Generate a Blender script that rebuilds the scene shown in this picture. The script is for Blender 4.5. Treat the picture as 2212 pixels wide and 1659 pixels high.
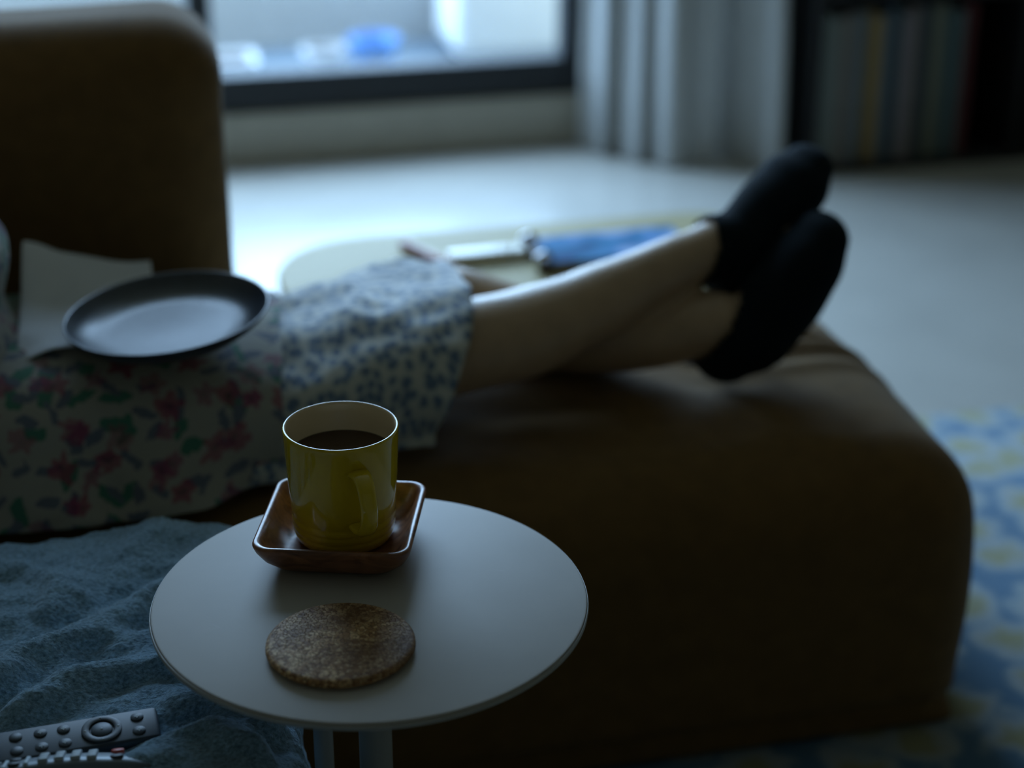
import bpy, bmesh, math, random
from mathutils import Vector, Matrix, noise
for o in list(bpy.data.objects):
    bpy.data.objects.remove(o)
SC = bpy.context.scene
COL = SC.collection
R = math.radians
random.seed(7)

# ------------------------------------------------------------------ camera, sky, exposure
cam_d = bpy.data.cameras.new('camera')
cam = bpy.data.objects.new('camera', cam_d)
COL.objects.link(cam)
cam.location = (0, 0, 1.25)
cam.rotation_euler = (R(90 - 24.4), 0, R(-13))
cam_d.sensor_fit = 'HORIZONTAL'
cam_d.sensor_width = 36
cam_d.lens = 36 * 4000 / 2212
cam_d.clip_start = 0.05
cam_d.dof.use_dof = True
cam_d.dof.focus_distance = 1.455
cam_d.dof.aperture_fstop = 2.6
SC.camera = cam
SC.view_settings.view_transform = 'Standard'
SC.view_settings.look = 'None'
SC.view_settings.gamma = 1
SC.view_settings.use_curve_mapping = False
SC.view_settings.exposure = 0.0
world = bpy.data.worlds.new('world')
SC.world = world
world.use_nodes = True
bg = world.node_tree.nodes['Background']
bg.inputs['Color'].default_value = (0.47, 0.715, 1.0, 1)
bg.inputs['Strength'].default_value = 13.0
pl = bpy.data.lights.new('window_portal', 'AREA')      # guides sampling of the sky through the window opening
pl.shape = 'RECTANGLE'; pl.size = 1.62; pl.size_y = 2.30
pl.cycles.is_portal = True
plo = bpy.data.objects.new('window_portal', pl)
COL.objects.link(plo)
plo.location = (0.26, 4.16, 1.26)
plo.rotation_euler = (R(-90), 0, 0)

# ------------------------------------------------------------------ materials
def nd(nt, kind, **kw):
    n = nt.nodes.new(kind)
    for k, v in kw.items():
        if k.startswith('i_'):
            key = k[2:]
            key = int(key) if key.isdigit() else key.replace('_', ' ')
            n.inputs[key].default_value = v
        else:
            setattr(n, k, v)
    return n

def ramp(nt, fac, stops, interp='LINEAR'):
    n = nt.nodes.new('ShaderNodeValToRGB')
    n.color_ramp.interpolation = interp
    els = n.color_ramp.elements
    while len(els) < len(stops):
        els.new(0.5)
    for e, (p, c) in zip(els, stops):
        e.position = p
        e.color = (*c, 1) if len(c) == 3 else c
    nt.links.new(fac, n.inputs['Fac'])
    return n.outputs['Color']

def mix(nt, fac, a, b):
    n = nt.nodes.new('ShaderNodeMix')
    n.data_type = 'RGBA'
    for sock, v in ((n.inputs[0], fac), (n.inputs[6], a), (n.inputs[7], b)):
        if hasattr(v, 'links'):
            nt.links.new(v, sock)
        elif isinstance(v, (tuple, list)):
            sock.default_value = (*v, 1) if len(v) == 3 else v
        else:
            sock.default_value = v
    return n.outputs[2]

def base(name):
    m = bpy.data.materials.new(name)
    m.use_nodes = True
    nt = m.node_tree
    return m, nt, nt.nodes['Principled BSDF']

def mat(name, col, rough=0.6, var=0.12, scale=20, bump=0.0, bscale=200, spec=0.5, metal=0.0, sheen=0.0, sheen_rough=0.4,
        sheen_tint=None, coat=0.0, sss=0.0, stretch=(1, 1, 1)):
    m, nt, p = base(name)
    tc = nd(nt, 'ShaderNodeTexCoord')
    mp = nd(nt, 'ShaderNodeMapping'); mp.inputs['Scale'].default_value = stretch
    nt.links.new(tc.outputs['Object'], mp.inputs['Vector'])
    n = nd(nt, 'ShaderNodeTexNoise', i_Scale=scale, i_Detail=4.0)
    nt.links.new(mp.outputs['Vector'], n.inputs['Vector'])
    lo = tuple(max(0, c * (1 - var)) for c in col); hi = tuple(min(1, c * (1 + var)) for c in col)
    c = ramp(nt, n.outputs['Fac'], [(0.3, lo), (0.7, hi)])
    nt.links.new(c, p.inputs['Base Color'])
    p.inputs['Roughness'].default_value = rough
    p.inputs['Specular IOR Level'].default_value = spec
    p.inputs['Metallic'].default_value = metal
    p.inputs['Sheen Weight'].default_value = sheen
    p.inputs['Sheen Roughness'].default_value = sheen_rough
    if sheen_tint: p.inputs['Sheen Tint'].default_value = (*sheen_tint, 1)
    p.inputs['Coat Weight'].default_value = coat
    if sss:
        p.inputs['Subsurface Weight'].default_value = sss
        p.inputs['Subsurface Radius'].default_value = (0.012, 0.005, 0.003)
    if bump:
        b = nd(nt, 'ShaderNodeTexNoise', i_Scale=bscale, i_Detail=3.0)
        nt.links.new(mp.outputs['Vector'], b.inputs['Vector'])
        bn = nd(nt, 'ShaderNodeBump', i_Strength=bump, i_Distance=0.002)
        nt.links.new(b.outputs['Fac'], bn.inputs['Height'])
        nt.links.new(bn.outputs['Normal'], p.inputs['Normal'])
    return m

def glass_mat(name, tint=(0.96, 0.98, 1.0)):
    m, nt, p = base(name)
    nt.nodes.remove(p)
    t = nd(nt, 'ShaderNodeBsdfTransparent'); t.inputs['Color'].default_value = (*tint, 1)
    g = nd(nt, 'ShaderNodeBsdfGlossy', i_Roughness=0.02)
    lw = nd(nt, 'ShaderNodeLayerWeight', i_Blend=0.5)
    pw = nd(nt, 'ShaderNodeMath', operation='POWER'); nt.links.new(lw.outputs['Facing'], pw.inputs[0]); pw.inputs[1].default_value = 5.0
    f = nd(nt, 'ShaderNodeMath', operation='MULTIPLY_ADD'); nt.links.new(pw.outputs[0], f.inputs[0]); f.inputs[1].default_value = 0.9; f.inputs[2].default_value = 0.04
    ms = nd(nt, 'ShaderNodeMixShader')
    nt.links.new(f.outputs[0], ms.inputs[0]); nt.links.new(t.outputs[0], ms.inputs[1]); nt.links.new(g.outputs[0], ms.inputs[2])
    nt.links.new(ms.outputs[0], nt.nodes['Material Output'].inputs['Surface'])
    return m

def cloth_mat(name, col, transl=0.4):
    m, nt, p = base(name)
    tc = nd(nt, 'ShaderNodeTexCoord')
    n = nd(nt, 'ShaderNodeTexNoise', i_Scale=60.0, i_Detail=3.0)
    nt.links.new(tc.outputs['Object'], n.inputs['Vector'])
    c = ramp(nt, n.outputs['Fac'], [(0.3, tuple(x * .92 for x in col)), (0.7, col)])
    nt.links.new(c, p.inputs['Base Color']); p.inputs['Roughness'].default_value = 0.85
    t = nd(nt, 'ShaderNodeBsdfTranslucent')
    nt.links.new(c, t.inputs['Color'])
    ms = nd(nt, 'ShaderNodeMixShader'); ms.inputs[0].default_value = transl
    nt.links.new(p.outputs[0], ms.inputs[1]); nt.links.new(t.outputs[0], ms.inputs[2])
    nt.links.new(ms.outputs[0], nt.nodes['Material Output'].inputs['Surface'])
    return m

def floral_mat(name, ground):
    """pink five-petalled flowers and green leaves printed on a pale ground, laid out on the cloth's own UVs (metres)"""
    m, nt, p = base(name)
    uv = nd(nt, 'ShaderNodeTexCoord')
    L = nt.links.new
    def cells(scale, seed):
        mp = nd(nt, 'ShaderNodeMapping'); mp.inputs['Location'].default_value = (seed * 3.7, seed * 1.9, 0); mp.inputs['Scale'].default_value = (scale,) * 3
        wn = nd(nt, 'ShaderNodeTexNoise', i_Scale=55.0 + seed, i_Detail=2.0); L(uv.outputs['UV'], wn.inputs['Vector'])
        wa = nd(nt, 'ShaderNodeVectorMath', operation='MULTIPLY_ADD'); L(wn.outputs['Color'], wa.inputs[0]); wa.inputs[1].default_value = (.022, .022, 0); L(uv.outputs['UV'], wa.inputs[2])
        L(wa.outputs[0], mp.inputs['Vector'])
        v = nd(nt, 'ShaderNodeTexVoronoi', voronoi_dimensions='2D', i_Scale=1.0, i_Randomness=0.85)
        L(mp.outputs['Vector'], v.inputs['Vector'])
        sub = nd(nt, 'ShaderNodeVectorMath', operation='SUBTRACT')
        L(mp.outputs['Vector'], sub.inputs[0]); L(v.outputs['Position'], sub.inputs[1])
        sx = nd(nt, 'ShaderNodeSeparateXYZ'); L(sub.outputs[0], sx.inputs[0])
        rnd = nd(nt, 'ShaderNodeSeparateColor'); L(v.outputs['Color'], rnd.inputs[0])
        return v.outputs['Distance'], sx, rnd
    def math_(op, a, b=None):
        n = nd(nt, 'ShaderNodeMath', operation=op)
        for k, x in enumerate((a, b)):
            if x is None: continue
            if hasattr(x, 'links'): L(x, n.inputs[k])
            else: n.inputs[k].default_value = x
        return n.outputs[0]
    col = ground
    # leaves: ellipses with random heading
    for sc, seed, g1, thr in ((28, 5, (0.06, 0.19, 0.13), 0.35), (36, 9, (0.13, 0.15, 0.19), 0.25)):
        d, sx, rnd = cells(sc, seed)
        an = math_('MULTIPLY', rnd.outputs[0], 6.28)
        ca, sa = math_('COSINE', an), math_('SINE', an)
        a = math_('ADD', math_('MULTIPLY', sx.outputs[0], ca), math_('MULTIPLY', sx.outputs[1], sa))
        b = math_('SUBTRACT', math_('MULTIPLY', sx.outputs[1], ca), math_('MULTIPLY', sx.outputs[0], sa))
        e = math_('ADD', math_('POWER', math_('MULTIPLY', math_('ABSOLUTE', a), 2.2), 2.0), math_('POWER', math_('MULTIPLY', math_('ABSOLUTE', b), 5.0), 2.0))
        inside = math_('MULTIPLY', math_('LESS_THAN', e, 1.0), math_('GREATER_THAN', rnd.outputs[1], thr))
        col = mix(nt, inside, col, g1)
    # flowers
    for sc, seed, thr, c1 in ((22, 1, 0.45, (0.27, 0.045, 0.085)), (28, 3, 0.66, (0.24, 0.045, 0.11))):
        d, sx, rnd = cells(sc, seed)
        ang = math_('ARCTAN2', sx.outputs[1], sx.outputs[0])
        pet = math_('ADD', math_('MULTIPLY', math_('COSINE', math_('MULTIPLY', ang, 5.0)), 0.07), 0.27)
        inside = math_('MULTIPLY', math_('LESS_THAN', d, pet), math_('GREATER_THAN', rnd.outputs[2], thr))
        core = math_('LESS_THAN', d, 0.08)
        soft = math_('MULTIPLY', inside, math_('ADD', math_('MULTIPLY', rnd.outputs[1], 0.45), 0.45))
        col = mix(nt, soft, col, mix(nt, core, c1, tuple(x * .5 for x in c1)))
    L(col, p.inputs['Base Color'])
    p.inputs['Roughness'].default_value = 0.9
    p.inputs['Sheen Weight'].default_value = 0.15
    return m

def sprig_mat(name):
    """small blue sprigs on a pale grey ground"""
    m, nt, p = base(name)
    L = nt.links.new
    tc = nd(nt, 'ShaderNodeTexCoord')
    nz = nd(nt, 'ShaderNodeTexNoise', i_Scale=90.0, i_Detail=2.0)
    L(tc.outputs['UV'], nz.inputs['Vector'])
    add = nd(nt, 'ShaderNodeVectorMath', operation='MULTIPLY_ADD')
    L(nz.outputs['Color'], add.inputs[0]); add.inputs[1].default_value = (.012, .012, 0); L(tc.outputs['UV'], add.inputs[2])
    mp = nd(nt, 'ShaderNodeMapping'); mp.inputs['Scale'].default_value = (80, 58, 1)
    L(add.outputs[0], mp.inputs['Vector'])
    v = nd(nt, 'ShaderNodeTexVoronoi', voronoi_dimensions='2D', i_Scale=1.0, i_Randomness=0.9)
    L(mp.outputs['Vector'], v.inputs['Vector'])
    c = ramp(nt, v.outputs['Distance'], [(0.0, (0.10, 0.15, 0.23)), (0.26, (0.13, 0.19, 0.27)), (0.48, (0.46, 0.47, 0.43)), (1.0, (0.58, 0.56, 0.49))])
    L(c, p.inputs['Base Color'])
    p.inputs['Roughness'].default_value = 0.9
    p.inputs['Sheen Weight'].default_value = 0.7
    p.inputs['Sheen Roughness'].default_value = 0.4
    return m

def rug_mat(name):
    m, nt, p = base(name)
    L = nt.links.new
    tc = nd(nt, 'ShaderNodeTexCoord')
    nz = nd(nt, 'ShaderNodeTexNoise', i_Scale=25.0, i_Detail=2.0)
    L(tc.outputs['Object'], nz.inputs['Vector'])
    add = nd(nt, 'ShaderNodeVectorMath', operation='MULTIPLY_ADD')
    L(nz.outputs['Color'], add.inputs[0]); add.inputs[1].default_value = (.065, .065, 0); L(tc.outputs['Object'], add.inputs[2])
    mp = nd(nt, 'ShaderNodeMapping'); mp.inputs['Scale'].default_value = (11, 11, 1)
    L(add.outputs[0], mp.inputs['Vector'])
    v = nd(nt, 'ShaderNodeTexVoronoi', voronoi_dimensions='2D', i_Scale=1.0, i_Randomness=0.75)
    L(mp.outputs['Vector'], v.inputs['Vector'])
    yel = ramp(nt, v.outputs['Distance'], [(0.0, (0.30, 0.29, 0.14)), (0.22, (0.28, 0.28, 0.16)), (0.36, (0.32, 0.36, 0.37)), (0.48, (0.22, 0.30, 0.35)), (0.60, (0.06, 0.16, 0.27))])
    L(yel, p.inputs['Base Color'])
    p.inputs['Roughness'].default_value = 0.95
    p.inputs['Sheen Weight'].default_value = 0.3
    b = nd(nt, 'ShaderNodeTexNoise', i_Scale=400.0)
    L(tc.outputs['Object'], b.inputs['Vector'])
    bn = nd(nt, 'ShaderNodeBump', i_Strength=0.6, i_Distance=0.003)
    L(b.outputs['Fac'], bn.inputs['Height']); L(bn.outputs['Normal'], p.inputs['Normal'])
    return m

def cork_mat(name):
    m, nt, p = base(name)
    L = nt.links.new
    tc = nd(nt, 'ShaderNodeTexCoord')
    nz = nd(nt, 'ShaderNodeTexNoise', i_Scale=220.0, i_Detail=2.0)
    L(tc.outputs['Object'], nz.inputs['Vector'])
    add = nd(nt, 'ShaderNodeVectorMath', operation='MULTIPLY_ADD')
    L(nz.outputs['Color'], add.inputs[0]); add.inputs[1].default_value = (.006, .006, .006); L(tc.outputs['Object'], add.inputs[2])
    v = nd(nt, 'ShaderNodeTexVoronoi', i_Scale=310.0, i_Randomness=1.0)
    L(add.outputs[0], v.inputs['Vector'])
    ve = nd(nt, 'ShaderNodeTexVoronoi', feature='DISTANCE_TO_EDGE', i_Scale=310.0, i_Randomness=1.0)
    L(add.outputs[0], ve.inputs['Vector'])
    sep = nd(nt, 'ShaderNodeSeparateColor'); L(v.outputs['Color'], sep.inputs[0])
    grain = ramp(nt, sep.outputs[0], [(0.0, (0.24, 0.115, 0.045)), (0.4, (0.50, 0.29, 0.13)), (1.0, (0.78, 0.55, 0.31))])
    edge = ramp(nt, ve.outputs['Distance'], [(0.0, (0, 0, 0)), (0.10, (1, 1, 1))])
    col = mix(nt, edge, (0.15, 0.08, 0.042), grain)
    # mug's shadow on the coaster, painted into the cork colour as dark noise blotches
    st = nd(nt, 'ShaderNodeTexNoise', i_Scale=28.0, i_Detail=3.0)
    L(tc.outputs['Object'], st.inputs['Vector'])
    shade_fac = ramp(nt, st.outputs['Fac'], [(0.42, (0, 0, 0)), (0.66, (0.75, 0.75, 0.75))])
    col = mix(nt, shade_fac, col, (0.13, 0.06, 0.025))
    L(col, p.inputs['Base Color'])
    p.inputs['Roughness'].default_value = 0.6
    p.inputs['Specular IOR Level'].default_value = 0.28
    mg = nd(nt, 'ShaderNodeMath', operation='ADD'); L(edge, mg.inputs[0]); L(sep.outputs[1], mg.inputs[1])
    bn = nd(nt, 'ShaderNodeBump', i_Strength=0.55, i_Distance=0.0010)
    L(mg.outputs[0], bn.inputs['Height']); L(bn.outputs['Normal'], p.inputs['Normal'])
    return m

def wood_mat(name, dark, light, rough=0.3, scale=14, axis=(1, 9, 9), coat=0.0):
    m, nt, p = base(name)
    L = nt.links.new
    tc = nd(nt, 'ShaderNodeTexCoord')
    mp = nd(nt, 'ShaderNodeMapping'); mp.inputs['Scale'].default_value = axis
    L(tc.outputs['Object'], mp.inputs['Vector'])
    n = nd(nt, 'ShaderNodeTexNoise', i_Scale=scale, i_Detail=6.0, i_Distortion=1.2)
    L(mp.outputs['Vector'], n.inputs['Vector'])
    L(ramp(nt, n.outputs['Fac'], [(0.32, dark), (0.68, light)]), p.inputs['Base Color'])
    p.inputs['Roughness'].default_value = rough
    p.inputs['Coat Weight'].default_value = coat
    p.inputs['Coat Roughness'].default_value = 0.12
    bn = nd(nt, 'ShaderNodeBump', i_Strength=0.12, i_Distance=0.002)
    L(n.outputs['Fac'], bn.inputs['Height']); L(bn.outputs['Normal'], p.inputs['Normal'])
    return m

def table_mat(name):
    """pale laminate with fine grain and hairline scratches"""
    m, nt, p = base(name)
    L = nt.links.new
    tc = nd(nt, 'ShaderNodeTexCoord')
    n = nd(nt, 'ShaderNodeTexNoise', i_Scale=12.0, i_Detail=5.0)
    L(tc.outputs['Object'], n.inputs['Vector'])
    col = ramp(nt, n.outputs['Fac'], [(0.3, (0.41, 0.385, 0.35)), (0.7, (0.45, 0.425, 0.39))])
    sp = nd(nt, 'ShaderNodeTexVoronoi', i_Scale=95.0, i_Randomness=1.0)
    L(tc.outputs['Object'], sp.inputs['Vector'])
    s2 = ramp(nt, sp.outputs['Distance'], [(0.0, (1, 1, 1)), (0.045, (0, 0, 0))])
    sc = nd(nt, 'ShaderNodeSeparateColor'); L(sp.outputs['Color'], sc.inputs[0])
    g = nd(nt, 'ShaderNodeMath', operation='GREATER_THAN'); L(sc.outputs[0], g.inputs[0]); g.inputs[1].default_value = 0.8
    f = nd(nt, 'ShaderNodeMath', operation='MULTIPLY'); L(s2, f.inputs[0]); L(g.outputs[0], f.inputs[1])
    col = mix(nt, f.outputs[0], col, (0.60, 0.60, 0.60))
    sm = nd(nt, 'ShaderNodeMapping'); sm.inputs['Rotation'].default_value = (0, 0, 0.6); sm.inputs['Scale'].default_value = (9, 90, 1)
    L(tc.outputs['Object'], sm.inputs['Vector'])
    sv = nd(nt, 'ShaderNodeTexVoronoi', voronoi_dimensions='2D', feature='DISTANCE_TO_EDGE', i_Scale=1.0)
    L(sm.outputs['Vector'], sv.inputs['Vector'])
    sn = nd(nt, 'ShaderNodeTexNoise', i_Scale=22.0); L(tc.outputs['Object'], sn.inputs['Vector'])
    a = ramp(nt, sv.outputs['Distance'], [(0.0, (1, 1, 1)), (0.006, (0, 0, 0))])
    b = ramp(nt, sn.outputs['Fac'], [(0.6, (0, 0, 0)), (0.66, (0.35, 0.35, 0.35))])
    ab = nd(nt, 'ShaderNodeMath', operation='MULTIPLY'); L(a, ab.inputs[0]); L(b, ab.inputs[1])
    col = mix(nt, ab.outputs[0], col, (0.6, 0.6, 0.59))
    L(col, p.inputs['Base Color'])
    p.inputs['Roughness'].default_value = 0.58
    p.inputs['Specular IOR Level'].default_value = 0.32
    bz = nd(nt, 'ShaderNodeTexNoise', i_Scale=700.0, i_Detail=2.0); L(tc.outputs['Object'], bz.inputs['Vector'])
    bn = nd(nt, 'ShaderNodeBump', i_Strength=0.06, i_Distance=0.0005)
    L(bz.outputs['Fac'], bn.inputs['Height']); L(bn.outputs['Normal'], p.inputs['Normal'])
    return m

def fleece_mat(name):
    m, nt, p = base(name)
    L = nt.links.new
    tc = nd(nt, 'ShaderNodeTexCoord')
    mp = nd(nt, 'ShaderNodeMapping'); mp.inputs['Scale'].default_value = (1, 1.7, 1); mp.inputs['Rotation'].default_value = (0, 0, -0.5)
    L(tc.outputs['Object'], mp.inputs['Vector'])
    n = nd(nt, 'ShaderNodeTexNoise', i_Scale=260.0, i_Detail=4.0, i_Roughness=0.65)
    L(mp.outputs['Vector'], n.inputs['Vector'])
    n2 = nd(nt, 'ShaderNodeTexNoise', i_Scale=18.0, i_Detail=3.0)
    L(mp.outputs['Vector'], n2.inputs['Vector'])
    c = ramp(nt, n.outputs['Fac'], [(0.35, (0.07, 0.16, 0.25)), (0.65, (0.48, 0.76, 0.96))])
    c = mix(nt, 0.3, c, ramp(nt, n2.outputs['Fac'], [(0.35, (0.12, 0.24, 0.34)), (0.65, (0.30, 0.49, 0.62))]))
    L(c, p.inputs['Base Color'])
    p.inputs['Roughness'].default_value = 0.9
    p.inputs['Sheen Weight'].default_value = 1.0
    p.inputs['Sheen Roughness'].default_value = 0.3
    p.inputs['Sheen Tint'].default_value = (0.75, 0.9, 1.0, 1)
    bn = nd(nt, 'ShaderNodeBump', i_Strength=1.0, i_Distance=0.004)
    L(n.outputs['Fac'], bn.inputs['Height']); L(bn.outputs['Normal'], p.inputs['Normal'])
    return m

def cover_mat(name):
    m, nt, p = base(name)
    L = nt.links.new
    tc = nd(nt, 'ShaderNodeTexCoord')
    n = nd(nt, 'ShaderNodeTexNoise', i_Scale=16.0, i_Detail=1.5)
    L(tc.outputs['Object'], n.inputs['Vector'])
    c = ramp(nt, n.outputs['Fac'], [(0.34, (0.008, 0.09, 0.24)), (0.46, (0.015, 0.20, 0.40)), (0.56, (0.10, 0.26, 0.55)), (0.68, (0.40, 0.50, 0.72))])
    L(c, p.inputs['Base Color'])
    p.inputs['Roughness'].default_value = 0.75
    p.inputs['Specular IOR Level'].default_value = 0.2
    return m

M = dict(
    floor=mat('vinyl floor', (0.54, 0.525, 0.48), rough=0.24, var=0.05, scale=6, bump=0.03, bscale=60),
    wall=mat('wall paint', (0.32, 0.25, 0.15), rough=0.9, var=0.04, bump=0.05, bscale=300),
    ceiling=mat('ceiling paint', (0.36, 0.30, 0.20), rough=0.9, var=0.03),
    curb=mat('threshold', (0.42, 0.385, 0.31), rough=0.6, var=0.05),
    frame=mat('dark window frame', (0.012, 0.014, 0.016), rough=0.6, var=0.1),
    pane=glass_mat('window glass'),
    sofa=mat('brown velour', (0.150, 0.084, 0.027), rough=0.9, var=0.12, scale=40, bump=0.25, bscale=700, spec=0.2, sheen=0.11, sheen_rough=0.45, sheen_tint=(0.85, 0.8, 0.72)),
    sofafoot=mat('dark plinth', (0.02, 0.015, 0.01), rough=0.6),
    skin=mat('skin', (0.47, 0.32, 0.20), rough=0.38, var=0.08, scale=30, sss=0.08, bump=0.05, bscale=500),
    lips=mat('lips', (0.42, 0.16, 0.14), rough=0.4),
    eye=mat('eye', (0.8, 0.8, 0.78), rough=0.15, var=0.02),
    iris=mat('iris', (0.06, 0.03, 0.015), rough=0.15),
    hair=mat('dark hair', (0.02, 0.013, 0.009), rough=0.45, stretch=(4, 4, 40), bump=0.5, bscale=60),
    sock=mat('dark sock', (0.005, 0.010, 0.013), rough=0.95, spec=0.15, var=0.2, scale=200, bump=0.3, bscale=600, sheen=0.0),
    floral=floral_mat('floral cloth', (0.35, 0.335, 0.29)),
    sprig=sprig_mat('sprig cloth'),
    rug=rug_mat('woven rug'),
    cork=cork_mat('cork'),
    tray=wood_mat('reddish wood', (0.10, 0.035, 0.014), (0.34, 0.14, 0.06), rough=0.36, scale=10, axis=(2, 7, 7), coat=0.2),
    table=table_mat('pale laminate'),
    tableedge=mat('table edge', (0.34, 0.33, 0.30), rough=0.35, var=0.04),
    pole=mat('painted steel', (0.30, 0.30, 0.27), rough=0.4, var=0.04),
    mug=mat('yellow glaze', (0.60, 0.43, 0.016), rough=0.10, var=0.06, scale=30, coat=0.3),
    mugin=mat('cream glaze', (0.64, 0.50, 0.32), rough=0.15, var=0.03),
    tea=mat('tea', (0.055, 0.03, 0.018), rough=0.04, var=0.05),
    plate=mat('dark blue-grey glaze', (0.020, 0.030, 0.042), rough=0.33, spec=0.8, var=0.2, scale=60, bump=0.04, bscale=300),
    paper=mat('white paper', (0.64, 0.65, 0.66), rough=0.8, var=0.03),
    fleece=fleece_mat('blue-grey fleece'),
    ottoman=mat('ottoman cover', (0.10, 0.08, 0.05), rough=0.9),
    remote=mat('matte charcoal plastic', (0.018, 0.035, 0.050), rough=0.5, var=0.05),
    button=mat('dark rubber button', (0.025, 0.038, 0.048), rough=0.5, var=0.1),
    mark=mat('pale button print', (0.36, 0.42, 0.45), rough=0.5, var=0.02),
    silver=mat('silver plastic', (0.13, 0.16, 0.18), rough=0.42, var=0.04, metal=0.2),
    key=mat('grey rubber key', (0.32, 0.37, 0.40), rough=0.45, var=0.05),
    redkey=mat('red button', (0.48, 0.07, 0.045), rough=0.45),
    palewood=wood_mat('pale yellow wood', (0.36, 0.30, 0.13), (0.44, 0.37, 0.18), rough=0.6, scale=6, axis=(1, 10, 10)),
    cover=cover_mat('blue printed cover'),
    spine=mat('dark brown spine', (0.04, 0.02, 0.015), rough=0.5),
    page=mat('page edges', (0.5, 0.47, 0.40), rough=0.85),
    chrome=mat('bright metal', (0.85, 0.87, 0.9), rough=0.10, metal=1.0, var=0.02),
    cream=mat('cream plastic', (0.80, 0.78, 0.66), rough=0.3, var=0.02),
    redpen=mat('reddish plastic', (0.36, 0.10, 0.08), rough=0.35),
    shelf=mat('black shelf board', (0.010, 0.010, 0.011), rough=0.6),
    curtain=cloth_mat('pale grey curtain', (0.62, 0.63, 0.62), 0.22),
    balcony=mat('grey balcony floor', (0.10, 0.13, 0.16), rough=0.7, bump=0.1, bscale=80),
    parapet=mat('grey parapet render', (0.44, 0.44, 0.43), rough=0.8, var=0.05, bump=0.1, bscale=120),
    whitebox=mat('white painted metal', (0.86, 0.86, 0.85), rough=0.4, var=0.03),
    planter=mat('white plastic', (0.55, 0.56, 0.58), rough=0.4, var=0.03),
    blueplastic=mat('blue plastic', (0.12, 0.28, 0.58), rough=0.35, var=0.05),
    darkmetal=mat('grey metal grille', (0.10, 0.11, 0.12), rough=0.5),
    soil=mat('soil', (0.04, 0.028, 0.02), rough=0.95, var=0.3, bump=0.5, bscale=90),
)

# ------------------------------------------------------------------ builders
def smooth(me):
    for p in me.polygons: p.use_smooth = True

def link(name, me, parent=None, loc=(0, 0, 0)):
    o = bpy.data.objects.new(name, me)
    COL.objects.link(o)
    if parent is not None:
        o.parent = parent
    o.location = loc
    return o

def tag(o, label=None, cat=None, group=None, kind=None):
    if label: o['label'] = label
    if cat: o['category'] = cat
    if group: o['group'] = group
    if kind: o['kind'] = kind
    return o

def origin_of(o):
    v = Vector((0, 0, 0))
    while o is not None:
        v += o.location; o = o.parent
    return v

def obj(name, bm, m, parent=None, loc=(0, 0, 0), flat=False, recalc=True, sharp=None):
    """bm holds world coordinates; the mesh is stored relative to its thing's base"""
    if recalc:
        bmesh.ops.recalc_face_normals(bm, faces=bm.faces[:])
    base_ = origin_of(parent) if parent is not None else Vector(loc)
    bmesh.ops.translate(bm, verts=bm.verts[:], vec=-base_)
    me = bpy.data.meshes.new(name)
    bm.to_mesh(me); bm.free()
    me.materials.append(m)
    if not flat:
        smooth(me)
        if sharp: me.set_sharp_from_angle(angle=R(sharp))
    return link(name, me, parent, (0, 0, 0) if parent is not None else loc)

def thing(name, label, cat, loc, group=None):
    o = bpy.data.objects.new(name, None)
    COL.objects.link(o)
    o.location = loc
    o.empty_display_size = 0.02
    return tag(o, label, cat, group)

def box(bm, lo, hi, bevel=0.0, seg=2, mtx=None):
    t = bmesh.new()
    bmesh.ops.create_cube(t, size=1)
    c = [(a + b) / 2 for a, b in zip(lo, hi)]; s = [b - a for a, b in zip(lo, hi)]
    for v in t.verts:
        v.co = Vector((v.co.x * s[0] + c[0], v.co.y * s[1] + c[1], v.co.z * s[2] + c[2]))
    if bevel:
        bmesh.ops.bevel(t, geom=t.edges[:], offset=bevel, segments=seg, profile=0.5, affect='EDGES', clamp_overlap=True)
    if mtx is not None:
        bmesh.ops.transform(t, matrix=mtx, verts=t.verts[:])
    me = bpy.data.meshes.new('t'); t.to_mesh(me); t.free()
    bm.from_mesh(me); bpy.data.meshes.remove(me)
    return bm

def nbox(lo, hi, bevel=0.0, seg=2, mtx=None):
    return box(bmesh.new(), lo, hi, bevel, seg, mtx)

def axis_pts(a, b, r, n, k=6):
    pts = [a + r * (1 - math.cos(i / k * math.pi / 2)) for i in range(k)]
    pts += [a + r + (b - a - 2 * r) * i / n for i in range(n + 1)]
    pts += [b - r + r * math.sin(i / k * math.pi / 2) for i in range(1, k + 1)]
    return pts

def rbox(lo, hi, r, n=(8, 8, 8), deform=None, k=6):
    """box with round edges of radius r, dense enough to be sculpted by deform(co)"""
    ax = [axis_pts(lo[i], hi[i], r, n[i], k) for i in range(3)]
    bm = bmesh.new(); vm = {}
    def V(i, j, l):
        key = (i, j, l)
        if key not in vm:
            p = Vector((ax[0][i], ax[1][j], ax[2][l]))
            q = Vector([min(max(p[c], lo[c] + r), hi[c] - r) for c in range(3)])
            d = p - q
            m_ = max(abs(d.x), abs(d.y), abs(d.z))
            if d.length > 1e-9:
                p = q + d.normalized() * r
            if deform: p = deform(p)
            vm[key] = bm.verts.new(p)
        return vm[key]
    N = [len(a) - 1 for a in ax]
    for i in range(N[0]):
        for j in range(N[1]):
            for l in (0, N[2]): bm.faces.new((V(i, j, l), V(i + 1, j, l), V(i + 1, j + 1, l), V(i, j + 1, l)))
    for i in range(N[0]):
        for l in range(N[2]):
            for j in (0, N[1]): bm.faces.new((V(i, j, l), V(i + 1, j, l), V(i + 1, j, l + 1), V(i, j, l + 1)))
    for j in range(N[1]):
        for l in range(N[2]):
            for i in (0, N[0]): bm.faces.new((V(i, j, l), V(i, j + 1, l), V(i, j + 1, l + 1), V(i, j, l + 1)))
    return bm

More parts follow.
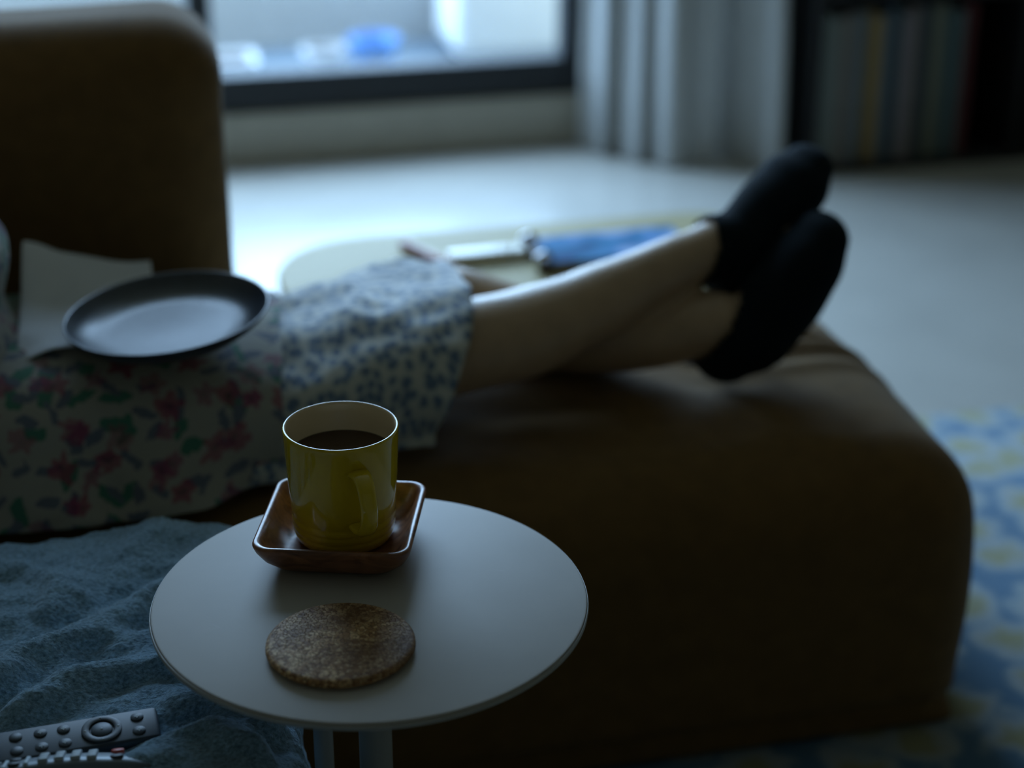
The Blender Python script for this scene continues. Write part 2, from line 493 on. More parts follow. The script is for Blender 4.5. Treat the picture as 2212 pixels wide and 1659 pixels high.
def rings(bm, rows, close=True, cap0=True, cap1=True):
    """skin a list of equal-length point rings"""
    vr = [[bm.verts.new(p) for p in r] for r in rows]
    n = len(rows[0])
    for a, b in zip(vr, vr[1:]):
        for i in range(n if close else n - 1):
            j = (i + 1) % n
            bm.faces.new((a[i], a[j], b[j], b[i]))
    for flag, r in ((cap0, vr[0]), (cap1, vr[-1])):
        if flag:
            c = bm.verts.new(sum((v.co for v in r), Vector()) / n)
            for i in range(n): bm.faces.new((r[i], r[(i + 1) % n], c))
    return bm

def lathe(bm, prof, c, seg=64, ry=1.0, caps=True):
    """profile of (radius, height); closes to the axis where the radius is 0"""
    rows = [[Vector((c[0] + r * math.cos(2 * math.pi * i / seg), c[1] + ry * r * math.sin(2 * math.pi * i / seg), c[2] + z)) for i in range(seg)] for r, z in prof]
    rings(bm, rows, True, caps and prof[0][0] > 0, caps and prof[-1][0] > 0)
    bmesh.ops.remove_doubles(bm, verts=bm.verts[:], dist=1e-6)
    return bm

def loft(bm, pts, rad, side=(0, 1, 0), seg=20, dome=True):
    """tapered tube: pts are joints, rad the (across, up) radii; Catmull-Rom smoothed, with round ends"""
    P = [Vector(p) for p in pts]; S = Vector(side)
    rad = [(r, r) if isinstance(r, (int, float)) else r for r in rad]
    cs, rs = [], []
    for i in range(len(P) - 1):
        p0, p1, p2, p3 = P[max(i - 1, 0)], P[i], P[i + 1], P[min(i + 2, len(P) - 1)]
        for k in range(5):
            t = k / 5
            cs.append(0.5 * ((2 * p1) + (p2 - p0) * t + (2 * p0 - 5 * p1 + 4 * p2 - p3) * t * t + (3 * p1 - p0 - 3 * p2 + p3) * t ** 3))
            u = t * t * (3 - 2 * t)
            rs.append(tuple(rad[i][q] * (1 - u) + rad[i + 1][q] * u for q in (0, 1)))
    cs.append(P[-1]); rs.append(rad[-1])
    rows = []
    def ring(c, t, ra, rb):
        a = (S - t * S.dot(t)).normalized(); b = t.cross(a)
        return [c + a * ra * math.cos(2 * math.pi * i / seg) + b * rb * math.sin(2 * math.pi * i / seg) for i in range(seg)]
    for i, c in enumerate(cs):
        t = (cs[min(i + 1, len(cs) - 1)] - cs[max(i - 1, 0)]).normalized()
        ra, rb = rs[i]
        if i == 0 and dome:
            m_ = min(ra, rb)
            for q in (0.99, 0.87, 0.5): rows.append(ring(c - t * m_ * q, t, ra * math.sqrt(1 - q * q), rb * math.sqrt(1 - q * q)))
        rows.append(ring(c, t, ra, rb))
        if i == len(cs) - 1 and dome:
            m_ = min(ra, rb)
            for q in (0.5, 0.87, 0.99): rows.append(ring(c + t * m_ * q, t, ra * math.sqrt(1 - q * q), rb * math.sqrt(1 - q * q)))
    return rings(bm, rows)

def fused(bm, voxel, smooth_it=6, factor=0.5):
    """fuse overlapping closed shapes into one continuous skin"""
    me = bpy.data.meshes.new('raw'); bmesh.ops.recalc_face_normals(bm, faces=bm.faces[:]); bm.to_mesh(me); bm.free()
    o = bpy.data.objects.new('raw', me); COL.objects.link(o)
    rm = o.modifiers.new('r', 'REMESH'); rm.mode = 'VOXEL'; rm.voxel_size = voxel
    sm = o.modifiers.new('s', 'SMOOTH'); sm.factor = factor; sm.iterations = smooth_it
    dg = bpy.context.evaluated_depsgraph_get()
    me2 = bpy.data.meshes.new_from_object(o.evaluated_get(dg))
    bpy.data.objects.remove(o); bpy.data.meshes.remove(me)
    out = bmesh.new(); out.from_mesh(me2); bpy.data.meshes.remove(me2)
    return out

def sheet(rows, uvf=None, thick=0.0):
    """open grid of points with UVs in metres along the cloth"""
    bm = bmesh.new()
    vs = [[bm.verts.new(p) for p in r] for r in rows]
    uvl = bm.loops.layers.uv.new('UVMap')
    nr, nc = len(rows), len(rows[0])
    U = [[0.0] * nc for _ in range(nr)]; W = [[0.0] * nc for _ in range(nr)]
    for i in range(nr):
        for j in range(nc):
            if j: U[i][j] = U[i][j - 1] + (rows[i][j] - rows[i][j - 1]).length
            if i: W[i][j] = W[i - 1][j] + (rows[i][j] - rows[i - 1][j]).length
    for i in range(nr - 1):
        for j in range(nc - 1):
            f = bm.faces.new((vs[i][j], vs[i][j + 1], vs[i + 1][j + 1], vs[i + 1][j]))
            for lp, (a, b) in zip(f.loops, ((i, j), (i, j + 1), (i + 1, j + 1), (i + 1, j))):
                lp[uvl].uv = (W[a][b], U[a][b])
    if thick:
        bmesh.ops.recalc_face_normals(bm, faces=bm.faces[:])
        bmesh.ops.solidify(bm, geom=bm.faces[:], thickness=thick)
    return bm

def sstep(a, b, x):
    t = min(max((x - a) / (b - a), 0), 1)
    return t * t * (3 - 2 * t)

def interp(pts, t):
    """piecewise Catmull-Rom through pts, t in 0..1"""
    n = len(pts) - 1
    f = min(max(t, 0), 1) * n; i = min(int(f), n - 1); t = f - i
    P = [Vector(p) for p in (pts[max(i - 1, 0)], pts[i], pts[i + 1], pts[min(i + 2, n)])]
    return 0.5 * ((2 * P[1]) + (P[2] - P[0]) * t + (2 * P[0] - 5 * P[1] + 4 * P[2] - P[3]) * t * t + (3 * P[1] - P[0] - 3 * P[2] + P[3]) * t ** 3)

def nz(x, y, z=0.0):
    return noise.noise(Vector((x, y, z)))

# ------------------------------------------------------------------ the room
XL, XR, YF, YB, ZC = -2.2, 2.6, -1.7, 3.95, 2.5
def struct(name, bm, m, **kw):
    return tag(obj(name, bm, m, flat=True, **kw), kind='structure')
struct('floor', nbox((XL - .1, YF - .1, -.1), (XR + .1, YB + .2, 0)), M['floor'])
struct('ceiling', nbox((XL - .1, YF - .1, ZC), (XR + .1, YB + .2, ZC + .1)), M['ceiling'])
struct('wall_left', nbox((XL - .1, YF - .1, 0), (XL, YB + .2, ZC)), M['wall'])
struct('wall_right', nbox((XR, YF - .1, 0), (XR + .1, YB + .2, ZC)), M['wall'])
struct('wall_front', nbox((XL, YF - .1, 0), (XR, YF, ZC)), M['wall'])
WX0, WX1, WZ0, WZ1 = -0.58, 1.10, 0.117, 2.40
wb = bmesh.new()
box(wb, (XL, YB, 0), (WX0, YB + .2, ZC)); box(wb, (WX1, YB, 0), (XR, YB + .2, ZC)); box(wb, (WX0, YB, WZ1), (WX1, YB + .2, ZC))
struct('wall_back', wb, M['wall'])
struct('trim_1', nbox((WX0, YB - .004, 0), (WX1, YB + .2, WZ0), 0.004), M['curb'])
# sliding window: outer rails plus two sashes
win = bpy.data.objects.new('window_1', None); COL.objects.link(win); win.location = (0.26, 3.97, WZ0); tag(win, kind='structure')
FY0, FY1 = 3.962, 4.03
def frame_piece(name, lo, hi): return obj(name, nbox(lo, hi, 0.004), M['frame'], win, flat=True)
frame_piece('bottom_rail', (WX0, FY0, WZ0), (WX1, FY1, 0.198))
frame_piece('top_rail', (WX0, FY0, 2.33), (WX1, FY1, WZ1))
frame_piece('stile', (1.034, FY0, 0.198), (WX1, FY1, 2.33))
frame_piece('stile', (0.206, FY0, 0.198), (0.256, FY1, 2.33))
frame_piece('stile', (WX0, FY0, 0.198), (-0.52, FY1, 2.33))
for a, b in ((0.256, 1.034), (-0.52, 0.206)):
    obj('pane', nbox((a, 3.992, 0.198), (b, 3.998, 2.33)), M['pane'], win, flat=True)
# balcony outside
struct('balcony_floor', nbox((-1.6, 4.15, -.1), (2.6, 5.0, 0.0)), M['balcony'])
struct('balcony_wall', nbox((-1.6, 5.0, -.1), (2.6, 5.1, 0.30), 0.01), M['parapet'])

# ------------------------------------------------------------------ sofa with its chaise end
sofa = thing('chaise_sofa', 'low brown velour sofa with rounded chaise end, under the reclining person', 'sofa', (0.15, 1.9, 0))
def seat_shape(p):
    x, y, z = p
    s = sstep(0.60, 0.78, x)
    top = sstep(0.26, 0.35, z)
    if z < 0.099:
        q = min((0.099 - z) / 0.085, 0.999)
        ins = 0.93 * 0.085 * (1 - math.sqrt(1 - q * q))
        y += ins * (-(1 - sstep(1.70, 1.80, y)) + sstep(1.98, 2.08, y))
        x += ins * (sstep(.73, .83, x) - (1 - sstep(-.56, -.46, x)))
    if z > 0.05:
        u = (z - 0.0) / 0.355
        bul = math.sin(math.pi * min(max(u, 0), 1)) ** 0.8
        if x > 0.6: x += 0.020 * bul * sstep(0.6, 0.9, x)
        if y < 1.75: y -= 0.012 * bul * (1 - sstep(1.62, 1.75, y))
    dz = 0.0
    dz += -0.013 * math.exp(-((y - 1.968 + .06 * (x - .8)) / 0.011) ** 2) * s
    dz += 0.007 * math.exp(-((y - 1.943 + .06 * (x - .8)) / 0.014) ** 2) * s
    dz += -0.004 * math.exp(-((y - 1.912 + .04 * (x - .8)) / 0.010) ** 2) * s
    dz += 0.005 * math.exp(-((y - 1.885 + .04 * (x - .8)) / 0.016) ** 2) * s
    dz += 0.008 * math.sin(math.pi * min(max((y - 1.62) / .53, 0), 1))
    dz += 0.004 * nz(x * 6, y * 6) + 0.002 * nz(x * 22, y * 16, 3)
    dz -= 0.010 * math.exp(-(((x - .69) / .06) ** 2 + ((y - 1.875) / .05) ** 2))
    return Vector((x, y, z + dz * top))
obj('seat', rbox((-.64, 1.622, 0.014), (0.908, 2.155, 0.352), 0.085, (120, 60, 12), seat_shape, 8), M['sofa'], sofa)
def back_shape(p):
    x, y, z = p
    b = math.sin(math.pi * min(max((z - .05) / .7, 0), 1)) * math.sin(math.pi * min(max((x + .66) / .79, 0), 1))
    y -= 0.012 * b if y < 2.2 else -0.012 * b
    return Vector((x + .003 * nz(y * 8, z * 8), y + .003 * nz(x * 7, z * 7, 2), z + .004 * nz(x * 5, y * 8)))
obj('backrest', rbox((-.66, 2.11, 0.05), (0.150, 2.335, 0.748), 0.075, (20, 6, 20), back_shape, 7), M['sofa'], sofa)
obj('armrest', rbox((-.90, 1.63, 0.035), (-.645, 2.33, 0.66), 0.08, (6, 14, 14), None, 6), M['sofa'], sofa)
obj('plinth', nbox((-.85, 1.68, 0.0095), (.84, 2.10, 0.05), 0.004), M['sofafoot'], sofa, flat=True)

# ------------------------------------------------------------------ reclining person
person = thing('person', 'person reclining on brown sofa with crossed bare legs and dark socks', 'person', (-.18, 1.85, .36))
bm = bmesh.new()
HX = -.185
# torso, neck, head
loft(bm, [(HX + .01, 1.85, .442), (HX - .03, 1.85, .515), (HX - .115, 1.85, .625), (HX - .20, 1.85, .75), (HX - .25, 1.85, .845), (HX - .272, 1.85, .888)],
     [(.14, .07), (.16, .095), (.125, .088), (.142, .105), (.150, .082), (.06, .05)], seg=28)
loft(bm, [(HX - .262, 1.85, .87), (HX - .285, 1.85, .96)], [(.055, .055), (.05, .052)], seg=18)
HC = Vector((HX - .288, 1.85, 1.045))
loft(bm, [HC + Vector((.012, 0, -.085)), HC + Vector((.008, 0, -.04)), HC, HC + Vector((-.006, 0, .055)), HC + Vector((-.010, 0, .075))],
     [(.040, .050), (.060, .078), (.072, .094), (.066, .084), (.048, .062)], side=(0, 1, 0), seg=24)
loft(bm, [HC + Vector((.088, 0, .012)), HC + Vector((.103, 0, -.018)), HC + Vector((.096, 0, -.028))], [.007, .012, .010], seg=10)
for s in (-1, 1):
    loft(bm, [HC + Vector((-.008, s * .073, .018)), HC + Vector((-.010, s * .077, -.004)), HC + Vector((-.002, s * .072, -.026))], [(.008, .014), (.009, .016), (.007, .009)], side=(0, 1, 0), seg=10)
# right leg (near the viewer): lies over the other at the ankles
A_leg = [(HX + .03, 1.80, .432), (.04, 1.795, .424), (.16, 1.800, .418), (.275, 1.810, .438), (.365, 1.828, .449), (.44, 1.845, .452), (.52, 1.868, .468), (.60, 1.892, .490), (.66, 1.910, .502), (.69, 1.922, .506)]
A_rad = [.076, .070, .057, .051, .051, .051, .043, .034, .032, .034]
loft(bm, A_leg, A_rad)
B_leg = [(HX + .03, 1.93, .428), (.06, 1.95, .416), (.20, 1.980, .412), (.30, 2.000, .433), (.38, 1.996, .432), (.46, 1.965, .410), (.535, 1.925, .404), (.60, 1.895, .414), (.645, 1.880, .426), (.672, 1.872, .432)]
B_rad = [.072, .060, .050, .048, .047, .048, .043, .041, .039, .038]
loft(bm, B_leg, B_rad)
# feet: heel to toes, soles turned away from the body
A_foot = [(.712, 1.930, .478), (.734, 1.938, .500), (.763, 1.950, .530), (.796, 1.964, .562), (.814, 1.970, .580)]
A_frad = [(.032, .038), (.038, .046), (.044, .042), (.045, .034), (.036, .021)]
B_foot = [(.687, 1.872, .396), (.715, 1.872, .415), (.752, 1.871, .455), (.780, 1.870, .500), (.797, 1.870, .530)]
B_frad = [(.032, .036), (.038, .046), (.044, .044), (.045, .034), (.036, .022)]
A_side, B_side = (.5, -.85, .2), (.4, -.9, .2)
loft(bm, A_foot, A_frad, A_side); loft(bm, B_foot, B_frad, B_side)
# arms folded over the waist, hands with five fingers each
for s in (-1, 1):
    sh = Vector((HX - .235, 1.85 + s * .155, .825))
    el = Vector((HX - .19, 1.85 + s * .225, .60))
    wr = Vector((HX - .012, 1.85 + s * .115, .700 + .025 * (s > 0)))
    loft(bm, [sh, sh.lerp(el, .5), el], [.048, .043, .036], side=(1, 0, 0))
    loft(bm, [el, el.lerp(wr, .35), wr], [.036, .038, .026], side=(1, 0, 0))
    dr = (Vector((HX + .004, 1.85 + s * .005, .712 + .025 * (s > 0))) - wr).normalized()
    nrm = Vector((.8, 0, .6)); across = dr.cross(nrm).normalized()
    if across.z < 0: across = -across
    pm = wr + dr * .075
    loft(bm, [wr, wr + dr * .03, pm], [(.026, .017), (.036, .014), (.038, .012)], side=across, seg=16)
    for k, (off, ln) in enumerate(((.027, .062), (.009, .070), (-.009, .066), (-.027, .050))):
        b0 = pm - dr * .012 + across * off
        b1 = b0 + dr * ln * .5 + nrm * .004
        b2 = b0 + dr * ln + nrm * -.008 + across * off * .08
        loft(bm, [b0, b1, b2], [.0088, .0082, .0068], side=across, seg=10)
    t0 = wr + dr * .022 + across * .026
    t1 = t0 + across * .024 + dr * .022 + nrm * .004
    loft(bm, [t0, t1, t1 + dr * .030 + across * .006], [.0120, .0100, .0078], side=nrm, seg=10)
body = obj('body', fused(bm, .0055, 5), M['skin'], person)
# face
for s in (-1, 1):
    e = bmesh.new(); bmesh.ops.create_uvsphere(e, u_segments=16, v_segments=10, radius=.0125)
    bmesh.ops.translate(e, verts=e.verts[:], vec=HC + Vector((.076, s * .031, .012)))
    eo = obj('eye', e, M['eye'], person)
    i_ = bmesh.new(); bmesh.ops.create_uvsphere(i_, u_segments=12, v_segments=8, radius=.006)
    bmesh.ops.translate(i_, verts=i_.verts[:], vec=HC + Vector((.0845, s * .031, .012)))
    obj('iris', i_, M['iris'], eo)
mo = bmesh.new()
loft(mo, [HC + Vector((.064, -.022, -.055)), HC + Vector((.078, 0, -.053)), HC + Vector((.064, .022, -.055))], [.003, .0065, .003], side=(0, 0, 1), seg=10)
obj('mouth', mo, M['lips'], person)
hb = bmesh.new()
loft(hb, [HC + Vector((-.045, 0, -.12)), HC + Vector((-.045, 0, -.05)), HC + Vector((-.033, 0, .01)), HC + Vector((-.020, 0, .055)), HC + Vector((-.010, 0, .084))],
     [(.070, .045), (.080, .062), (.083, .082), (.075, .082), (.050, .060)], side=(0, 1, 0), seg=24)
obj('hair', fused(hb, .007, 4), M['hair'], person)
# socks: low cut, over the feet and heels
def sock(leg, legr, foot, frad, side, cut):
    b = bmesh.new()
    g = 0.0045
    loft(b, foot, [(a + g, c + g) for a, c in frad], side)
    n = len(leg)
    pts = [leg[-3], leg[-2], leg[-1], foot[0]]
    rr = [legr[-3] + g, legr[-2] + g, legr[-1] + g, frad[0][1] + g]
    loft(b, pts, rr)
    loft(b, [leg[-1], foot[1], foot[2]], [legr[-1] + g, frad[1][1] + g * .9, frad[2][1]])
    out = fused(b, .0055, 4)
    p0, nn = cut
    dead = [v for v in out.verts if (v.co - Vector(p0)).dot(Vector(nn).normalized()) < 0]
    bmesh.ops.delete(out, geom=dead, context='VERTS')
    return out
obj('sock', sock(A_leg, A_rad, A_foot, A_frad, A_side, ((.662, 1.92, .508), (.9, .2, -.35))), M['sock'], person)
obj('sock', sock(B_leg, B_rad, B_foot, B_frad, B_side, ((.665, 1.875, .42), (.80, -.1, -.55))), M['sock'], person)

# blue-print skirt over the knees
def profile(pr, t): return interp(pr, t)
def skirt_rows():
    rows = []
    pr0 = [(1.695, .372), (1.700, .40), (1.712, .445), (1.748, .468), (1.82, .483), (1.90, .477), (1.98, .464), (2.04, .440), (2.075, .41), (2.085, .372)]
    pr1 = [(1.740, .378), (1.738, .405), (1.742, .452), (1.775, .488), (1.83, .506), (1.91, .497), (1.99, .490), (2.05, .468), (2.075, .42), (2.085, .372)]
    NU, NV = 60, 90
    for i in range(NU + 1):
        u = i / NU
        row = []
        for j in range(NV + 1):
            v = j / NV
            a = interp([(y, z, 0) for y, z in pr0], v); b = interp([(y, z, 0) for y, z in pr1], v)
            p = a.lerp(b, sstep(.42, 1, u))
            xm = interp([(.318, 0, 0), (.325, 0, 0), (.345, 0, 0), (.366, 0, 0), (.378, 0, 0), (.385, 0, 0), (.388, 0, 0), (.38, 0, 0), (.37, 0, 0), (.36, 0, 0)], v).x
            x = -.05 + (xm + .05) * u
            w = .008 * nz(x * 14, v * 7, 1) + .005 * nz(x * 42, v * 20, 5)
            w += .006 * math.exp(-((x - .25 - .1 * (v - .5)) / .02) ** 2) * sstep(.35, .5, v)
            fl = .010 * sstep(.8, 1, u) * (1 - sstep(.0, .35, v)) * math.sin(v * 30)
            row.append(Vector((x, p.x + fl - w * (1 - sstep(.1, .4, v)), p.y + w * sstep(.2, .45, v) * (1 - sstep(.85, 1, v)))))
        rows.append(row)
    return rows
obj('skirt', sheet(skirt_rows(), thick=.0015), M['sprig'], person)
# floral tunic: lap drape, waist and sleeves
def tunic_rows():
    rows = []
    pr = [(1.650, .372), (1.662, .390), (1.678, .425), (1.700, .472), (1.752, .502), (1.84, .513), (1.92, .508), (1.99, .490), (2.05, .462), (2.09, .43), (2.10, .372)]
    prE = [(1.728, .372), (1.715, .39), (1.702, .42), (1.708, .458), (1.750, .482), (1.83, .494), (1.91, .488), (1.98, .474), (2.04, .450), (2.09, .43), (2.10, .372)]
    NU, NV = 70, 100
    for i in range(NU + 1):
        u = i / NU
        row = []
        for j in range(NV + 1):
            v = j / NV
            a = interp([(y, z, 0) for y, z in pr], v); b = interp([(y, z, 0) for y, z in prE], v)
            p = a.lerp(b, sstep(.74, 1.0, u))
            xm = interp([(.160, 0, 0), (.158, 0, 0), (.155, 0, 0), (.156, 0, 0), (.165, 0, 0), (.174, 0, 0), (.178, 0, 0), (.175, 0, 0), (.17, 0, 0), (.16, 0, 0)], v).x
            x = -.26 + (xm + .26) * u
            w = .007 * nz(x * 10, v * 5, 11) + .003 * nz(x * 34, v * 14, 7)
            k = 1 - sstep(.05, .45, v)
            w += .007 * k * math.sin(x * 60 + 3 * nz(x * 9, v * 3)) * sstep(0, .2, v + .1)
            belly = .04 * (1 - sstep(-.26, -.12, x)) * math.sin(math.pi * v)
            row.append(Vector((x + .006 * nz(v * 9, 4), p.x - w * k, p.y + belly + w * .3 * sstep(.3, .5, v) * (1 - sstep(.8, 1, v)))))
        rows.append(row)
    return rows
tb = sheet(tunic_rows(), thick=.0018)
upper = bmesh.new()
g = .011
loft(upper, [(HX + .01, 1.85, .475), (HX - .03, 1.85, .52), (HX - .115, 1.85, .625), (HX - .20, 1.85, .75), (HX - .25, 1.85, .842), (HX - .262, 1.85, .872)],
     [(.15, .085), (.17, .145), (.15, .125), (.155, .118), (.165, .098), (.10, .078)], seg=28)
for s in (-1, 1):
    sh = Vector((HX - .235, 1.85 + s * .150, .825)); el = Vector((HX - .19, 1.85 + s * .225, .60))
    loft(upper, [sh, sh.lerp(el, .45), sh.lerp(el, .8)], [.060, .056, .056], side=(1, 0, 0))
upper = fused(upper, .008, 5)
tm = bpy.data.meshes.new('t'); upper.to_mesh(tm); upper.free()
n0 = len(tb.faces)
tb.from_mesh(tm); bpy.data.meshes.remove(tm)
uvl = tb.loops.layers.uv.verify()
tb.faces.ensure_lookup_table()
for f in tb.faces[n0:]:
    for lp in f.loops:
        lp[uvl].uv = (lp.vert.co.z * .83 - lp.vert.co.x * .55, lp.vert.co.y + .4)
obj('tunic', tb, M['floral'], person, recalc=False)

# ------------------------------------------------------------------ on the lap: sheet of paper, dark plate
def paper_rows():
    rows = []
    for i in range(31):
        u = i / 30
        row = []
        for j in range(31):
            v = j / 30
            x = -.102 + .145 * u + .010 * v * (1 - u)
            y = 1.765 + .215 * v
            z = .5160 - .012 * (1 - sstep(0, .25, v)) * sstep(.3, 0, u)
            z += .028 * sstep(.5, 1.0, v) * (1 - .8 * sstep(.1, .9, u))
            z += .012 * (1 - sstep(0, .3, u)) * sstep(.3, .7, v)
            row.append(Vector((x, y, z + .001 * nz(u * 4, v * 4))))
        rows.append(row)
    return rows
tag(obj('paper_sheet', sheet(paper_rows(), thick=.0006), M['paper'], loc=(-.03, 1.86, .52)), 'white paper sheet with lifted corner lying under the dark plate', 'paper')
prof = [(0, .004), (.060, .004), (.066, 0), (.070, 0), (.074, .003), (.096, .0100), (.111, .0215), (.1165, .0290), (.1170, .0310), (.1155, .0318), (.1135, .0300), (.1065, .0220), (.094, .0135), (.082, .0098), (.068, .0086), (.03, .0082), (0, .0082)]
pb = lathe(bmesh.new(), prof, (0, 0, 0), 96)
bmesh.ops.transform(pb, matrix=Matrix.Translation((.052, 1.762, .5195)) @ Matrix.Rotation(R(-4.5), 4, 'Y') @ Matrix.Rotation(R(1), 4, 'X') @ Matrix.Scale(.885, 4), verts=pb.verts[:])
tag(obj('plate', pb, M['plate'], loc=(.052, 1.762, .5195)), 'round dark blue-grey plate balanced on the person\'s lap', 'plate')

# ------------------------------------------------------------------ round side table
TC = Vector((.1732, 1.2425, 0)); TZ = .5
table = thing('side_table', 'small round side table with pale beige top, beside the sofa', 'table', TC)
obj('tabletop', lathe(bmesh.new(), [(0, .490), (.155, .490), (.163, .4915), (.1688, .4935), (.1699, .4970), (.1690, .4995), (.1675, .5), (0, .5)], TC, 128), M['table'], table, sharp=50)
obj('edge_band', lathe(bmesh.new(), [(.1640, .4925), (.1690, .4927), (.1704, .4940), (.1708, .4965), (.1700, .4985), (.1696, .4975), (.1690, .4945), (.1640, .4930)], TC, 128), M['tableedge'], table)
obj('pole', lathe(bmesh.new(), [(.0135, .012), (.0135, .480), (.032, .482), (.032, .490)], TC, 32), M['pole'], table, sharp=50)
obj('support_rod', lathe(bmesh.new(), [(.008, .012), (.008, .490)], (.133, 1.262, 0), 24), M['pole'], table, sharp=50)
obj('base', lathe(bmesh.new(), [(0, 0), (.135, 0), (.14, .003), (.14, .008), (.135, .012), (0, .013)], TC, 96), M['pole'], table, sharp=50)

# cork coaster
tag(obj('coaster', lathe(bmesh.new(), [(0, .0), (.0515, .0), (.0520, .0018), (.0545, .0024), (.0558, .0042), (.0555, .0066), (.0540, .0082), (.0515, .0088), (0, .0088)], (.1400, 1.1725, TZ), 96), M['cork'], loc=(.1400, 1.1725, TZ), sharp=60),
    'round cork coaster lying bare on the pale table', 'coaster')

# square wooden dish
TA = R(-17.6)
def rsq(h, r, z, n=10):
    pts = []
    for q, (cx, cy) in enumerate(((1, 1), (-1, 1), (-1, -1), (1, -1))):
        for k in range(n + 1):
            a = q * math.pi / 2 + k / n * math.pi / 2
            pts.append(Vector((cx * (h - r) + r * math.cos(a), cy * (h - r) + r * math.sin(a), z)))
    return pts
rows = [rsq(.040, .016, 0), rsq(.0445, .018, .0006), rsq(.051, .018, .005), rsq(.0575, .017, .0125), rsq(.0620, .016, .0215), rsq(.0636, .0155, .0270), rsq(.0634, .0150, .0288), rsq(.0620, .0142, .0298),
        rsq(.0602, .0130, .0298), rsq(.0585, .0122, .0290), rsq(.0565, .0115, .0255), rsq(.0525, .0115, .0180), rsq(.0475, .012, .0120), rsq(.042, .013, .0090), rsq(.03, .012, .0080), rsq(.01, .004, .0078)]
db = rings(bmesh.new(), rows)
DC = Vector((.164, 1.328, TZ))
bmesh.ops.transform(db, matrix=Matrix.Translation(DC) @ Matrix.Rotation(TA, 4, 'Z'), verts=db.verts[:])
tag(obj('wooden_dish', db, M['tray'], loc=DC), 'square reddish wooden dish holding the yellow mug', 'dish')

# yellow mug
MC = Vector((.1665, 1.331, TZ + .0090))
mug = thing('mug', 'yellow glazed mug of tea standing in the wooden dish', 'mug', MC)
po = [(0, .003), (.030, .003), (.033, .0), (.036, .0), (.0392, .003), (.0408, .0075), (.0414, .0100), (.0408, .0112), (.0414, .0124), (.0420, .0165), (.0414, .0177), (.0420, .0190), (.0424, .0235), (.0417, .0248), (.0424, .0262), (.0430, .034), (.0440, .050), (.0452, .072), (.0462, .092), (.0465, .0975), (.0464, .0990)]
obj('cup_wall', lathe(bmesh.new(), po + [(.0458, .0996)], MC, 96, caps=False), M['mug'], mug)
pi_ = [(.0458, .0996), (.0450, .0998), (.0441, .0992), (.0436, .0975), (.0430, .088), (.0420, .07), (.0405, .04), (.039, .014), (.034, .0075), (0, .0065)]
obj('lining', lathe(bmesh.new(), pi_, MC, 96, caps=False), M['mugin'], mug)
hd = Vector((.155, -.988, 0)).normalized(); hs = hd.cross(Vector((0, 0, 1)))
hp = [(.0435, .0770), (.0530, .0785), (.0635, .0735), (.0700, .0600), (.0690, .0460), (.0620, .0350), (.0520, .0300), (.0425, .0300)]
hb = bmesh.new()
rows = []
for k in range(41):
    t = k / 40
    p = interp([(a, b, 0) for a, b in hp], t); q = interp([(a, b, 0) for a, b in hp], min(t + .01, 1)); q0 = interp([(a, b, 0) for a, b in hp], max(t - .01, 0))
    tg = (q - q0).normalized()
    n2 = Vector((-tg.y, tg.x, 0))
    wd = .0068 + .0022 * (abs(t - .5) * 2) ** 2
    ring = []
    for a in range(16):
        c_, s_ = math.cos(a * math.pi / 8), math.sin(a * math.pi / 8)
        rr = (abs(c_) ** 3 + abs(s_) ** 3) ** (-1 / 3)
        off = p + n2 * (.0036 * s_ * rr)
        ring.append(MC + hd * off.x + Vector((0, 0, off.y)) + hs * (wd * c_ * rr))
    rows.append(ring)
rings(hb, rows)
obj('handle', hb, M['mug'], mug)
tag(obj('tea', lathe(bmesh.new(), [(0, .0705), (.0405, .0705), (.0417, .0745), (.0422, .0752), (.0412, .0748), (0, .0748)], MC, 64), M['tea'], loc=MC + Vector((0, 0, .0748))), 'dark tea filling the yellow mug most of the way', 'tea')

# ------------------------------------------------------------------ ottoman under a fleece throw
OX, OY, OR, OZ = .056, 1.500, .058, .432
ott = thing('ottoman', 'dark upholstered ottoman hidden beneath the blue-grey fleece throw', 'ottoman', (-.36, 1.18, 0))
obj('body', rbox((-.80, .84, 0.055), (OX + .040, OY + .040, OZ - .022), .05, (8, 8, 6)), M['ottoman'], ott)
for x in (-.72, OX - .03):
    for y in (.92, OY - .04):
        obj('foot', lathe(bmesh.new(), [(.016, 0), (.022, .06)], (x, y, 0), 16), M['sofafoot'], ott, sharp=50)
def seg_d(p, a, b):
    a, b = Vector(a), Vector(b); ab = b - a
    t = min(max((p - a).dot(ab) / ab.length_squared, 0), 1)
    return (p - a - ab * t), t
FOLDS = [  # (polyline, height, half width)
    ([(-.20, 1.225), (-.125, 1.290), (-.096, 1.322), (-.055, 1.345), (-.015, 1.372), (.02, 1.40)], .016, .013),
    ([(-.10, 1.245), (-.068, 1.272), (-.040, 1.283), (-.005, 1.292), (.03, 1.290)], .013, .011),
    ([(-.06, 1.10), (-.02, 1.155), (.015, 1.180), (.04, 1.182), (.065, 1.165)], .012, .013),
    ([(-.16, 1.492), (-.120, 1.478), (-.097, 1.464), (-.080, 1.443), (-.073, 1.420), (-.08, 1.395)], .006, .009),
    ([(-.16, 1.400), (-.108, 1.402), (-.080, 1.410), (-.042, 1.450), (-.009, 1.483), (.02, 1.50)], .007, .022),
    ([(-.05, 1.555), (.0, 1.52), (.04, 1.50)], .006, .03),
    ([(.02, 1.235), (.055, 1.225), (.085, 1.205)], .008, .012),
    ([(-.02, 1.33), (.03, 1.335), (.07, 1.345)], .007, .014),
]
